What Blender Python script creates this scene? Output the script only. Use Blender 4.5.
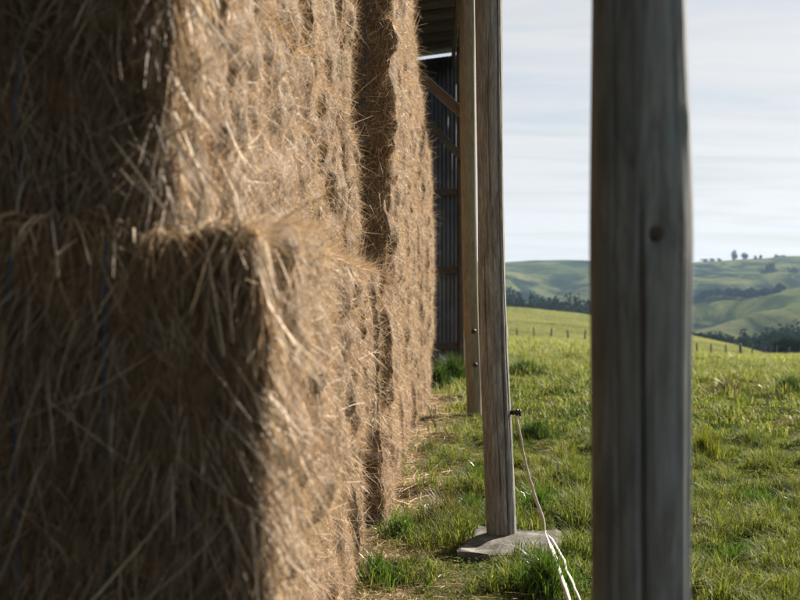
import bpy, math, random
import numpy as np
from mathutils import Vector, Matrix

for o in list(bpy.data.objects):
    bpy.data.objects.remove(o)
scene = bpy.context.scene
COL = scene.collection
rng = np.random.default_rng(7)
random.seed(7)
R = math.radians

# ------------------------------------------------------------------ camera, sky, sun, exposure
CAMZ = 1.53
FPX = 800 * 50.0 / 36.0          # focal length in photo pixels (50 mm lens, level)
cam_d = bpy.data.cameras.new('camera')
cam_d.lens = 50.0
cam_d.sensor_width = 36.0
cam_d.clip_start = 0.05
cam_d.clip_end = 20000
cam_d.dof.use_dof = True
cam_d.dof.focus_distance = 7.3
cam_d.dof.aperture_fstop = 3.0
cam = bpy.data.objects.new('camera', cam_d)
cam.location = (0, 0, CAMZ)
cam.rotation_euler = (R(90), 0, 0)
COL.objects.link(cam)
scene.camera = cam

SUN_AZ, SUN_EL = 42.0, 33.0      # azimuth from +Y towards +X
world = bpy.data.worlds.new('World')
scene.world = world
world.use_nodes = True
wn, wl = world.node_tree.nodes, world.node_tree.links
wn.clear()
w_out = wn.new('ShaderNodeOutputWorld')
w_bg = wn.new('ShaderNodeBackground'); w_bg.inputs['Strength'].default_value = 0.05
w_sky = wn.new('ShaderNodeTexSky'); w_sky.sky_type = 'NISHITA'; w_sky.sun_disc = False
w_sky.sun_elevation = R(SUN_EL); w_sky.sun_rotation = R(SUN_AZ)
w_sky.air_density = 1.0; w_sky.dust_density = 0.6
w_tc = wn.new('ShaderNodeTexCoord')
w_sep = wn.new('ShaderNodeSeparateXYZ'); wl.new(w_tc.outputs['Generated'], w_sep.inputs[0])
w_z = wn.new('ShaderNodeMath'); w_z.operation = 'ADD'; w_z.inputs[1].default_value = 0.10
w_abs = wn.new('ShaderNodeMath'); w_abs.operation = 'ABSOLUTE'
wl.new(w_sep.outputs['Z'], w_abs.inputs[0]); wl.new(w_abs.outputs[0], w_z.inputs[0])
w_dx = wn.new('ShaderNodeMath'); w_dx.operation = 'DIVIDE'
w_dy = wn.new('ShaderNodeMath'); w_dy.operation = 'DIVIDE'
wl.new(w_sep.outputs['X'], w_dx.inputs[0]); wl.new(w_z.outputs[0], w_dx.inputs[1])
wl.new(w_sep.outputs['Y'], w_dy.inputs[0]); wl.new(w_z.outputs[0], w_dy.inputs[1])
w_cmb = wn.new('ShaderNodeCombineXYZ')
wl.new(w_dx.outputs[0], w_cmb.inputs[0]); wl.new(w_dy.outputs[0], w_cmb.inputs[1])
w_map = wn.new('ShaderNodeMapping'); w_map.inputs['Scale'].default_value = (0.55, 2.1, 1)
w_map.inputs['Rotation'].default_value = (0, 0, R(6))
wl.new(w_cmb.outputs[0], w_map.inputs[0])
w_no = wn.new('ShaderNodeTexNoise'); w_no.inputs['Scale'].default_value = 1.1
w_no.inputs['Detail'].default_value = 7; w_no.inputs['Roughness'].default_value = 0.55
w_no.inputs['Distortion'].default_value = 1.1
wl.new(w_map.outputs[0], w_no.inputs['Vector'])
w_rp = wn.new('ShaderNodeValToRGB')
w_rp.color_ramp.elements[0].position = 0.32; w_rp.color_ramp.elements[0].color = (0.22, 0.22, 0.22, 1)
w_rp.color_ramp.elements[1].position = 0.58; w_rp.color_ramp.elements[1].color = (0.96, 0.96, 0.96, 1)
wl.new(w_no.outputs['Fac'], w_rp.inputs[0])
w_mix = wn.new('ShaderNodeMix'); w_mix.data_type = 'RGBA'
w_bw = wn.new('ShaderNodeRGBToBW'); wl.new(w_sky.outputs[0], w_bw.inputs[0])
w_pw = wn.new('ShaderNodeMath'); w_pw.operation = 'POWER'; w_pw.inputs[1].default_value = 0.30; wl.new(w_bw.outputs[0], w_pw.inputs[0])
w_dv = wn.new('ShaderNodeMath'); w_dv.operation = 'DIVIDE'; wl.new(w_pw.outputs[0], w_dv.inputs[0]); wl.new(w_bw.outputs[0], w_dv.inputs[1])
w_gp = wn.new('ShaderNodeVectorMath'); w_gp.operation = 'SCALE'; wl.new(w_sky.outputs[0], w_gp.inputs[0])
w_g2 = wn.new('ShaderNodeMath'); w_g2.operation = 'MULTIPLY'; w_g2.inputs[1].default_value = 2.1; wl.new(w_dv.outputs[0], w_g2.inputs[0]); wl.new(w_g2.outputs[0], w_gp.inputs['Scale'])
w_cl = wn.new('ShaderNodeMix'); w_cl.data_type = 'RGBA'; w_cl.blend_type = 'MULTIPLY'; w_cl.inputs[0].default_value = 1.0
w_cl.inputs[6].default_value = (2.42, 2.45, 2.49, 1); wl.new(w_pw.outputs[0], w_cl.inputs[7])
wl.new(w_cl.outputs[2], w_mix.inputs[7])
wl.new(w_rp.outputs[0], w_mix.inputs[0]); w_ds = wn.new('ShaderNodeMix'); w_ds.data_type = 'RGBA'; w_ds.inputs[0].default_value = 0.55
wl.new(w_gp.outputs[0], w_ds.inputs[6])
w_gr = wn.new('ShaderNodeMath'); w_gr.operation = 'MULTIPLY'; w_gr.inputs[1].default_value = 1.98; wl.new(w_pw.outputs[0], w_gr.inputs[0])
wl.new(w_gr.outputs[0], w_ds.inputs[7])
wl.new(w_ds.outputs[2], w_mix.inputs[6])
wl.new(w_mix.outputs[2], w_bg.inputs['Color']); wl.new(w_bg.outputs[0], w_out.inputs['Surface'])

sun_d = bpy.data.lights.new('sun', 'SUN')
sun_d.energy = 5.0; sun_d.angle = R(0.6); sun_d.color = (1.0, 0.90, 0.76)
sun = bpy.data.objects.new('sun', sun_d)
sdir = Vector((math.sin(R(SUN_AZ)) * math.cos(R(SUN_EL)), math.cos(R(SUN_AZ)) * math.cos(R(SUN_EL)), math.sin(R(SUN_EL))))
sun.rotation_euler = sdir.to_track_quat('Z', 'Y').to_euler()
sun.location = (20, 30, 40)
COL.objects.link(sun)

vs = scene.view_settings
vs.view_transform = 'Standard'; vs.look = 'None'; vs.exposure = 1.9; vs.gamma = 1.0; vs.use_curve_mapping = False
scene.render.engine = 'CYCLES'
cy = scene.cycles
cy.max_bounces = 6; cy.diffuse_bounces = 4; cy.glossy_bounces = 2; cy.transmission_bounces = 4; cy.transparent_max_bounces = 4; cy.volume_bounces = 0
cy.use_adaptive_sampling = True; cy.adaptive_threshold = 0.02

# ------------------------------------------------------------------ helpers
def px(x, y, D):
    """photo pixel + distance -> point"""
    return ((x - 400) / FPX * D, D, CAMZ - (y - 300) / FPX * D)

class Noise:
    def __init__(s, seed):
        s.t = np.random.default_rng(seed).random(4096)
    def __call__(s, p):
        p = np.asarray(p, float); i = np.floor(p).astype(np.int64); f = p - i
        f = f * f * (3 - 2 * f)
        def h(dx, dy, dz):
            k = (i[..., 0] + dx) * 73856093 ^ (i[..., 1] + dy) * 19349663 ^ (i[..., 2] + dz) * 83492791
            return s.t[k & 4095]
        fx, fy, fz = f[..., 0], f[..., 1], f[..., 2]
        a = h(0, 0, 0) * (1 - fx) + h(1, 0, 0) * fx; b = h(0, 1, 0) * (1 - fx) + h(1, 1, 0) * fx
        c = h(0, 0, 1) * (1 - fx) + h(1, 0, 1) * fx; d = h(0, 1, 1) * (1 - fx) + h(1, 1, 1) * fx
        return ((a * (1 - fy) + b * fy) * (1 - fz) + (c * (1 - fy) + d * fy) * fz) * 2 - 1

def n2(noise, x, y, s, k=0.0):
    x = np.asarray(x, float); y = np.asarray(y, float)
    return noise(np.stack([x * s, y * s, np.full_like(x, k)], -1))

NZ = Noise(3); NZ2 = Noise(11)

def mesh_np(name, V, F, smooth=False):
    """V (n,3); F list of int arrays (m,k), k = 3 or 4"""
    V = np.asarray(V, np.float32)
    if not isinstance(F, list): F = [F]
    me = bpy.data.meshes.new(name)
    loops = np.concatenate([f.reshape(-1) for f in F]).astype(np.int32)
    tot = np.concatenate([np.full(len(f), f.shape[1], np.int32) for f in F])
    st = np.zeros(len(tot), np.int32); st[1:] = np.cumsum(tot)[:-1]
    me.vertices.add(len(V)); me.vertices.foreach_set('co', V.reshape(-1))
    me.loops.add(len(loops)); me.loops.foreach_set('vertex_index', loops)
    me.polygons.add(len(tot)); me.polygons.foreach_set('loop_start', st); me.polygons.foreach_set('loop_total', tot)
    if smooth: me.polygons.foreach_set('use_smooth', np.ones(len(tot), bool))
    me.update(); me.validate()
    return me

def obj(name, me, mat=None, parent=None, loc=(0, 0, 0), rot=(0, 0, 0), label=None, cat=None, group=None, kind=None):
    o = bpy.data.objects.new(name, me)
    COL.objects.link(o)
    o.location = loc; o.rotation_euler = rot
    if mat is not None and me is not None and len(me.materials) == 0: me.materials.append(mat)
    if parent is not None: o.parent = parent
    if label: o['label'] = label
    if cat: o['category'] = cat
    if group: o['group'] = group
    if kind: o['kind'] = kind
    return o

def box_me(name, sx, sy, sz, bev=0.0, jitter=0.0, cuts=0, seed=0):
    import bmesh
    bm = bmesh.new(); bmesh.ops.create_cube(bm, size=1)
    for v in bm.verts: v.co = Vector((v.co.x * sx, v.co.y * sy, v.co.z * sz))
    if bev: bmesh.ops.bevel(bm, geom=list(bm.edges), offset=bev, segments=2, affect='EDGES', profile=0.6)
    if cuts: bmesh.ops.subdivide_edges(bm, edges=list(bm.edges), cuts=cuts, use_grid_fill=True)
    if jitter:
        nz = Noise(seed + 50)
        for v in bm.verts:
            q = np.array(v.co) * 9
            v.co += Vector([float(nz(q + k * 17.3)) * jitter for k in range(3)])
    me = bpy.data.meshes.new(name); bm.to_mesh(me); bm.free()
    return me

def tube_np(pts, r, n=8):
    pts = np.asarray(pts, float); m = len(pts)
    T = np.gradient(pts, axis=0); T /= np.linalg.norm(T, axis=1)[:, None] + 1e-9
    ref = np.array([0.13, 0.31, 0.94]); ref2 = np.array([1., 0, 0])
    A = np.cross(T, ref); bad = np.linalg.norm(A, axis=1) < 0.25; A[bad] = np.cross(T[bad], ref2)
    A /= np.linalg.norm(A, axis=1)[:, None]; B = np.cross(T, A)
    th = np.arange(n) / n * 2 * np.pi
    rr = np.broadcast_to(np.asarray(r, float), (m,))[:, None, None]
    V = pts[:, None] + rr * (np.cos(th)[None, :, None] * A[:, None] + np.sin(th)[None, :, None] * B[:, None])
    i, j = np.meshgrid(np.arange(m - 1), np.arange(n), indexing='ij')
    F = np.stack([i * n + j, i * n + (j + 1) % n, (i + 1) * n + (j + 1) % n, (i + 1) * n + j], -1).reshape(-1, 4)
    V = V.reshape(-1, 3); k = len(V)
    V = np.concatenate([V, pts[:1], pts[-1:]])
    j = np.arange(n)
    C = np.concatenate([np.stack([(j + 1) % n, j, np.full(n, k)], -1), np.stack([(m - 1) * n + j, (m - 1) * n + (j + 1) % n, np.full(n, k + 1)], -1)])
    return V, [F, C]

def merge(parts):
    Vs, F3, F4, off = [], [], [], 0
    for V, Fs in parts:
        Vs.append(V)
        for F in (Fs if isinstance(Fs, list) else [Fs]):
            (F3 if F.shape[1] == 3 else F4).append(F + off)
        off += len(V)
    F = []
    if F4: F.append(np.concatenate(F4))
    if F3: F.append(np.concatenate(F3))
    return np.concatenate(Vs), F

def unit(a): return a / (np.linalg.norm(a, axis=-1, keepdims=True) + 1e-9)

def strands(P, d, L, w, droop=0.0, curl=None, g=rng, segs=3):
    """flat ribbons starting at P along d"""
    n = len(P); L = np.broadcast_to(L, (n,)); w = np.broadcast_to(w, (n,)); droop = np.broadcast_to(droop, (n,))
    side = unit(np.cross(d, g.normal(size=(n, 3))))
    bend = np.cross(d, side) * (g.normal(size=(n, 1)) * 0.16 if curl is None else g.normal(size=(n, 1)) * curl)
    t = np.linspace(0, 1, segs + 1)
    C = P[:, None] + d[:, None] * (L[:, None] * t)[..., None] + bend[:, None] * (L[:, None] * (t * t))[..., None]
    C[..., 2] -= (droop * L)[:, None] * t * t
    wt = np.array([1, 1, 0.8, 0.35, 0.2])[np.linspace(0, 3, segs + 1).astype(int)]
    S = side[:, None] * (w[:, None] * wt * 0.5)[..., None]
    V = np.stack([C - S, C + S], 2).reshape(-1, 3)
    b = (np.arange(n) * (segs + 1) * 2)[:, None]
    k = np.arange(segs) * 2
    F = np.stack([b + k, b + k + 1, b + k + 3, b + k + 2], -1).reshape(-1, 4)
    return V, F

def blades(P, h, w, lean, g=rng, tri=False):
    """grass blades; P roots"""
    n = len(P); a = g.random(n) * 2 * np.pi
    out = np.stack([np.cos(a), np.sin(a), np.zeros(n)], -1)
    sa = a + np.pi / 2 + g.normal(size=n) * 0.5
    sd = np.stack([np.cos(sa), np.sin(sa), np.zeros(n)], -1) * (w * 0.5)[:, None]
    up = np.array([0, 0, 1.0])
    tip = P + up * (h * np.sqrt(np.clip(1 - lean ** 2 * 0.6, 0.1, 1)))[:, None] + out * (h * lean)[:, None]
    if tri:
        V = np.stack([P - sd, P + sd, tip], 1).reshape(-1, 3)
        return V, [np.arange(3 * n).reshape(-1, 3)]
    mid = P + up * (h * 0.58)[:, None] + out * (h * lean * 0.32)[:, None]
    V = np.stack([P - sd, P + sd, mid + sd * 0.8, mid - sd * 0.8, tip], 1).reshape(-1, 3)
    b = (np.arange(n) * 5)[:, None]
    return V, [b + np.array([0, 1, 2, 3]), b + np.array([3, 2, 4])]

# ------------------------------------------------------------------ materials
def new_mat(name):
    m = bpy.data.materials.new(name); m.use_nodes = True
    nt = m.node_tree; nt.nodes.clear()
    out = nt.nodes.new('ShaderNodeOutputMaterial')
    return m, nt, out

def N(nt, t, **kw):
    n = nt.nodes.new(t)
    for k, v in kw.items(): setattr(n, k, v)
    return n

def ramp(nt, fac, stops, interp='LINEAR'):
    r = nt.nodes.new('ShaderNodeValToRGB'); cr = r.color_ramp; cr.interpolation = interp
    while len(cr.elements) < len(stops): cr.elements.new(0.5)
    for e, (p, c) in zip(cr.elements, stops):
        e.position = p; e.color = (c[0], c[1], c[2], 1) if not isinstance(c, (int, float)) else (c, c, c, 1)
    if fac is not None: nt.links.new(fac, r.inputs[0])
    return r

def tex(nt, scale, detail=4, rough=0.55, vec=None, sc=None, distort=0.0):
    n = nt.nodes.new('ShaderNodeTexNoise')
    n.inputs['Scale'].default_value = scale; n.inputs['Detail'].default_value = detail
    n.inputs['Roughness'].default_value = rough; n.inputs['Distortion'].default_value = distort
    if vec is not None:
        if sc is not None:
            mp = nt.nodes.new('ShaderNodeMapping'); mp.inputs['Scale'].default_value = sc
            nt.links.new(vec, mp.inputs[0]); vec = mp.outputs[0]
        nt.links.new(vec, n.inputs['Vector'])
    return n

def mixc(nt, fac, a, b, mode='MIX'):
    m = nt.nodes.new('ShaderNodeMix'); m.data_type = 'RGBA'; m.blend_type = mode
    for s, v in ((0, fac), (6, a), (7, b)):
        if isinstance(v, (int, float)): m.inputs[s].default_value = v
        elif isinstance(v, (tuple, list)): m.inputs[s].default_value = (*v[:3], 1)
        else: nt.links.new(v, m.inputs[s])
    return m.outputs[2]

def bump(nt, height, strength, dist=0.01):
    b = nt.nodes.new('ShaderNodeBump'); b.inputs['Strength'].default_value = strength; b.inputs['Distance'].default_value = dist
    nt.links.new(height, b.inputs['Height']); return b.outputs[0]

def pbsdf(nt, color, rough=0.8, normal=None, spec=0.3, metallic=0.0):
    p = nt.nodes.new('ShaderNodeBsdfPrincipled')
    if isinstance(color, (tuple, list)): p.inputs['Base Color'].default_value = (*color[:3], 1)
    else: nt.links.new(color, p.inputs['Base Color'])
    p.inputs['Roughness'].default_value = rough; p.inputs['Specular IOR Level'].default_value = spec
    p.inputs['Metallic'].default_value = metallic
    if normal is not None: nt.links.new(normal, p.inputs['Normal'])
    return p

def mat_leafy(name, stops, trans=0.35, rough=0.45, spec=0.4, patch=None, patch_scale=1.0, dry=None):
    """thin strands or leaves: colour varies from strand to strand, some light passes through"""
    m, nt, out = new_mat(name)
    geo = N(nt, 'ShaderNodeNewGeometry')
    c = ramp(nt, geo.outputs['Random Per Island'], stops).outputs[0]
    if patch is not None:
        t = tex(nt, patch_scale, 3, 0.6, geo.outputs['Position'])
        f = ramp(nt, t.outputs['Fac'], [(0.42, 0.0), (0.68, 0.75)]).outputs[0]
        c = mixc(nt, f, c, mixc(nt, 0.7, c, patch))
    if dry is not None:       # the open field away from the barn is grazed drier and paler
        sp_ = N(nt, 'ShaderNodeSeparateXYZ'); nt.links.new(geo.outputs['Position'], sp_.inputs[0])
        mr_ = N(nt, 'ShaderNodeMapRange'); mr_.inputs[1].default_value = 9; mr_.inputs[2].default_value = 45; mr_.inputs[4].default_value = 0.6
        nt.links.new(sp_.outputs['Y'], mr_.inputs[0])
        c = mixc(nt, mr_.outputs[0], c, mixc(nt, 1.0, c, dry, 'ADD'))
    p = pbsdf(nt, c, rough, None, spec)
    tr = N(nt, 'ShaderNodeBsdfTranslucent'); nt.links.new(c, tr.inputs[0])
    mx = N(nt, 'ShaderNodeMixShader'); mx.inputs[0].default_value = trans
    nt.links.new(p.outputs[0], mx.inputs[1]); nt.links.new(tr.outputs[0], mx.inputs[2])
    nt.links.new(mx.outputs[0], out.inputs[0])
    return m

M = {}
M['straw'] = mat_leafy('straw', [(0, (0.16, 0.095, 0.045)), (0.2, (0.38, 0.26, 0.15)), (0.65, (0.60, 0.445, 0.28)), (0.9, (0.72, 0.565, 0.385)), (1, (0.82, 0.72, 0.56))], 0.18, 0.58, 0.25, (0.34, 0.215, 0.115), 2.2)
M['straw_shade'] = mat_leafy('straw_grey_shaded', [(0, (0.07, 0.05, 0.032)), (0.35, (0.17, 0.13, 0.088)), (0.75, (0.29, 0.235, 0.17)), (1, (0.56, 0.49, 0.39))], 0.12, 0.6, 0.25, (0.15, 0.10, 0.065), 2.0)  # greyer stalks, darkened further: shade of the bale ends put into the colour
M['grass'] = mat_leafy('grass', [(0, (0.024, 0.048, 0.005)), (0.3, (0.050, 0.083, 0.008)), (0.8, (0.125, 0.155, 0.019)), (0.93, (0.19, 0.20, 0.04)), (1, (0.26, 0.22, 0.09))], 0.55, 0.55, 0.2, (0.17, 0.165, 0.02), 0.55, (0.13, 0.125, 0.045))
M['grass_dry'] = mat_leafy('dry_grass', [(0, (0.06, 0.055, 0.015)), (0.4, (0.12, 0.11, 0.03)), (0.7, (0.21, 0.175, 0.07)), (0.75, (0.06, 0.09, 0.012)), (1, (0.09, 0.12, 0.016))], 0.35, 0.45, 0.4)
M['grass_lush'] = mat_leafy('lush_grass', [(0, (0.025, 0.058, 0.006)), (0.5, (0.05, 0.10, 0.010)), (1, (0.10, 0.155, 0.018))], 0.45, 0.32, 0.5)
M['grass_yellow'] = mat_leafy('yellow_grass', [(0, (0.06, 0.085, 0.008)), (0.5, (0.12, 0.14, 0.012)), (1, (0.19, 0.18, 0.03))], 0.45, 0.6, 0.15)
M['weed'] = mat_leafy('weed_leaf', [(0, (0.016, 0.035, 0.006)), (0.6, (0.038, 0.072, 0.010)), (1, (0.07, 0.11, 0.02))], 0.4, 0.6, 0.12)
M['tree'] = mat_leafy('tree_leaf', [(0, (0.006, 0.012, 0.006)), (0.5, (0.013, 0.024, 0.010)), (1, (0.028, 0.042, 0.014))], 0.15, 1.0, 0.0)

def mat_hay_body():
    m, nt, out = new_mat('packed_hay')
    tc = N(nt, 'ShaderNodeTexCoord'); v = tc.outputs['Object']
    a = tex(nt, 60, 6, 0.7, v, (1, 1, 0.22), 1.0)
    b = tex(nt, 7, 4, 0.6, v)
    c1 = ramp(nt, a.outputs['Fac'], [(0.28, (0.045, 0.03, 0.018)), (0.5, (0.15, 0.105, 0.065)), (0.72, (0.32, 0.235, 0.155))]).outputs[0]
    f = ramp(nt, b.outputs['Fac'], [(0.38, 0.0), (0.7, 0.6)]).outputs[0]
    c2 = mixc(nt, f, c1, (0.15, 0.09, 0.048))
    p = pbsdf(nt, c2, 0.8, bump(nt, a.outputs['Fac'], 0.9, 0.02), 0.2)
    nt.links.new(p.outputs[0], out.inputs[0]); return m
M['hay'] = mat_hay_body()

def mat_wood(name, cols, grain=90, ring=1.0, bstr=0.5, gdark=0.30, blotch=0.35):
    m, nt, out = new_mat(name)
    tc = N(nt, 'ShaderNodeTexCoord'); v = tc.outputs['Object']
    g1 = tex(nt, grain, 6, 0.7, v, (1, 1, 0.07), 1.4)
    g2 = tex(nt, 14, 5, 0.65, v, (1, 1, 0.16), 2.0)
    g3 = tex(nt, 5.5, 6, 0.7, v, (1, 1, blotch), 1.5)
    c = ramp(nt, g2.outputs['Fac'], [(0.3, cols[0]), (0.5, cols[1]), (0.7, cols[2])]).outputs[0]
    dk = ramp(nt, g1.outputs['Fac'], [(0.32, gdark), (0.52, 1.0)]).outputs[0]
    c = mixc(nt, 0.85, c, dk, 'MULTIPLY')
    f = ramp(nt, g3.outputs['Fac'], [(0.42, 0.0), (0.66, 0.75)]).outputs[0]
    c = mixc(nt, f, c, mixc(nt, 0.5, c, cols[3]))
    hh = N(nt, 'ShaderNodeMath', operation='ADD')
    nt.links.new(g1.outputs['Fac'], hh.inputs[0]); nt.links.new(g2.outputs['Fac'], hh.inputs[1])
    p = pbsdf(nt, c, 0.78, bump(nt, hh.outputs[0], bstr, 0.006), 0.25)
    nt.links.new(p.outputs[0], out.inputs[0]); return m
M['post_near'] = mat_wood('weathered_pole_dark', [(0.095, 0.09, 0.085), (0.17, 0.175, 0.175), (0.23, 0.25, 0.265), (0.10, 0.145, 0.17)], 60, gdark=0.55, blotch=0.5)
M['post_mid'] = mat_wood('weathered_pole_grey', [(0.12, 0.105, 0.092), (0.24, 0.225, 0.205), (0.40, 0.385, 0.365), (0.26, 0.275, 0.28)], 110, bstr=1.3, gdark=0.18)
M['post_far'] = mat_wood('treated_pole', [(0.13, 0.10, 0.065), (0.20, 0.165, 0.11), (0.25, 0.22, 0.15), (0.13, 0.165, 0.12)], 80)
M['timber'] = mat_wood('barn_timber', [(0.05, 0.038, 0.026), (0.09, 0.068, 0.048), (0.14, 0.11, 0.08), (0.08, 0.07, 0.055)], 60)
M['fence_wood'] = mat_wood('fence_timber', [(0.05, 0.045, 0.035), (0.09, 0.08, 0.065), (0.13, 0.12, 0.10), (0.08, 0.08, 0.07)], 60)
M['bark'] = mat_wood('bark', [(0.03, 0.025, 0.018), (0.06, 0.05, 0.04), (0.09, 0.08, 0.06), (0.05, 0.05, 0.04)], 20)

def mat_iron():
    m, nt, out = new_mat('galvanised_iron')
    tc = N(nt, 'ShaderNodeTexCoord'); v = tc.outputs['Object']
    a = tex(nt, 6, 5, 0.65, v, (1, 1, 0.25)); b = tex(nt, 1.3, 4, 0.6, v)
    c = ramp(nt, a.outputs['Fac'], [(0.3, (0.06, 0.066, 0.075)), (0.55, (0.10, 0.112, 0.128)), (0.75, (0.15, 0.165, 0.185))]).outputs[0]
    f = ramp(nt, b.outputs['Fac'], [(0.52, 0.0), (0.75, 0.5)]).outputs[0]
    c = mixc(nt, f, c, (0.07, 0.05, 0.036))
    p = pbsdf(nt, c, 0.55, bump(nt, a.outputs['Fac'], 0.15, 0.004), 0.4, 0.35)
    nt.links.new(p.outputs[0], out.inputs[0]); return m
M['iron'] = mat_iron()

def mat_concrete():
    m, nt, out = new_mat('old_concrete')
    tc = N(nt, 'ShaderNodeTexCoord'); v = tc.outputs['Object']
    a = tex(nt, 45, 6, 0.7, v); b = tex(nt, 6, 4, 0.6, v)
    c = ramp(nt, b.outputs['Fac'], [(0.3, (0.05, 0.047, 0.04)), (0.55, (0.11, 0.106, 0.096)), (0.75, (0.19, 0.185, 0.17))]).outputs[0]
    dk = ramp(nt, a.outputs['Fac'], [(0.35, 0.45), (0.55, 1.0)]).outputs[0]
    c = mixc(nt, 0.8, c, dk, 'MULTIPLY')
    p = pbsdf(nt, c, 0.9, bump(nt, a.outputs['Fac'], 0.7, 0.012), 0.2)
    nt.links.new(p.outputs[0], out.inputs[0]); return m
M['concrete'] = mat_concrete()

def mat_plain(name, col, rough=0.6, var=0.25, scale=30, spec=0.3, metallic=0):
    m, nt, out = new_mat(name)
    tc = N(nt, 'ShaderNodeTexCoord')
    a = tex(nt, scale, 4, 0.6, tc.outputs['Object'])
    c = ramp(nt, a.outputs['Fac'], [(0.3, tuple(x * (1 - var) for x in col)), (0.7, tuple(min(1, x * (1 + var)) for x in col))]).outputs[0]
    p = pbsdf(nt, c, rough, bump(nt, a.outputs['Fac'], 0.2, 0.003), spec, metallic)
    nt.links.new(p.outputs[0], out.inputs[0]); return m
M['twine_blue'] = mat_plain('blue_twine', (0.035, 0.11, 0.24), 0.6, 0.2, 200)
M['twine_purple'] = mat_plain('purple_twine', (0.14, 0.10, 0.17), 0.6, 0.2, 200)
M['tape'] = mat_plain('white_fence_tape', (0.55, 0.54, 0.51), 0.7, 0.12, 120)
M['black_plastic'] = mat_plain('black_plastic', (0.02, 0.02, 0.02), 0.45, 0.2, 60)
M['rusty_steel'] = mat_plain('rusty_steel', (0.045, 0.032, 0.026), 0.6, 0.4, 80, 0.4, 0.5)
M['wire'] = mat_plain('fence_wire', (0.10, 0.10, 0.10), 0.9, 0.2, 10, 0.0, 0.0)

def mat_ground():
    m, nt, out = new_mat('pasture')
    geo = N(nt, 'ShaderNodeNewGeometry'); P = geo.outputs['Position']
    sep = N(nt, 'ShaderNodeSeparateXYZ'); nt.links.new(P, sep.inputs[0])
    ln = N(nt, 'ShaderNodeVectorMath', operation='LENGTH'); nt.links.new(P, ln.inputs[0])
    # near: thatch and soil between the blades
    a = tex(nt, 2.2, 5, 0.65, P); b = tex(nt, 38, 6, 0.7, P)
    soil = ramp(nt, b.outputs['Fac'], [(0.3, (0.035, 0.026, 0.015)), (0.55, (0.095, 0.075, 0.042)), (0.75, (0.20, 0.16, 0.095))]).outputs[0]
    turf = ramp(nt, b.outputs['Fac'], [(0.3, (0.010, 0.014, 0.004)), (0.55, (0.024, 0.034, 0.008)), (0.75, (0.055, 0.062, 0.02))]).outputs[0]
    f1 = ramp(nt, a.outputs['Fac'], [(0.5, 0.0), (0.66, 0.8)]).outputs[0]
    near = mixc(nt, f1, turf, soil)
    # bare, straw-littered strip along the stack
    m1 = N(nt, 'ShaderNodeMath', operation='MULTIPLY_ADD'); m1.inputs[1].default_value = -0.05
    nt.links.new(sep.outputs['Y'], m1.inputs[0]); nt.links.new(sep.outputs['X'], m1.inputs[2])
    an = N(nt, 'ShaderNodeMath', operation='MULTIPLY_ADD'); an.inputs[1].default_value = 0.9
    nt.links.new(a.outputs['Fac'], an.inputs[0]); nt.links.new(m1.outputs[0], an.inputs[2])
    mr = N(nt, 'ShaderNodeMapRange'); mr.inputs[1].default_value = 0.75; mr.inputs[2].default_value = 0.25
    nt.links.new(an.outputs[0], mr.inputs[0])
    near = mixc(nt, mr.outputs[0], near, soil)
    # far pasture: grazed paddocks, rank patches, worn tracks
    c = tex(nt, 0.013, 8, 0.68, P, (1, 0.55, 1), 1.2); d = tex(nt, 0.11, 5, 0.6, P); e = tex(nt, 0.0042, 3, 0.5, P)
    far = ramp(nt, c.outputs['Fac'], [(0.38, (0.005, 0.010, 0.006)), (0.46, (0.015, 0.023, 0.011)), (0.50, (0.048, 0.058, 0.022)), (0.60, (0.095, 0.10, 0.042)), (0.70, (0.14, 0.118, 0.066))]).outputs[0]
    f2 = ramp(nt, d.outputs['Fac'], [(0.45, 0.0), (0.7, 0.5)]).outputs[0]
    far = mixc(nt, f2, far, (0.018, 0.028, 0.011))
    f3 = ramp(nt, e.outputs['Fac'], [(0.50, 0.0), (0.58, 0.6)]).outputs[0]
    far = mixc(nt, mixc(nt, 1.0, f3, (0.7, 0.7, 0.7), 'MULTIPLY'), far, (0.042, 0.056, 0.021))
    # rank yellow grass on the rise beyond the fence
    sv = N(nt, 'ShaderNodeMapRange'); sv.inputs[1].default_value = 20; sv.inputs[2].default_value = 80
    nt.links.new(ln.outputs['Value'], sv.inputs[0])
    yel = ramp(nt, d.outputs['Fac'], [(0.3, (0.05, 0.058, 0.020)), (0.55, (0.095, 0.10, 0.036)), (0.75, (0.15, 0.135, 0.06))]).outputs[0]
    s3 = N(nt, 'ShaderNodeMapRange'); s3.inputs[1].default_value = 260; s3.inputs[2].default_value = 420
    nt.links.new(ln.outputs['Value'], s3.inputs[0])
    farc = mixc(nt, s3.outputs[0], yel, far)
    col = mixc(nt, sv.outputs[0], near, farc)
    p = pbsdf(nt, col, 1.0, bump(nt, b.outputs['Fac'], 0.6, 0.02), 0.0)
    nt.links.new(p.outputs[0], out.inputs[0]); return m
M['ground'] = mat_ground()

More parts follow.
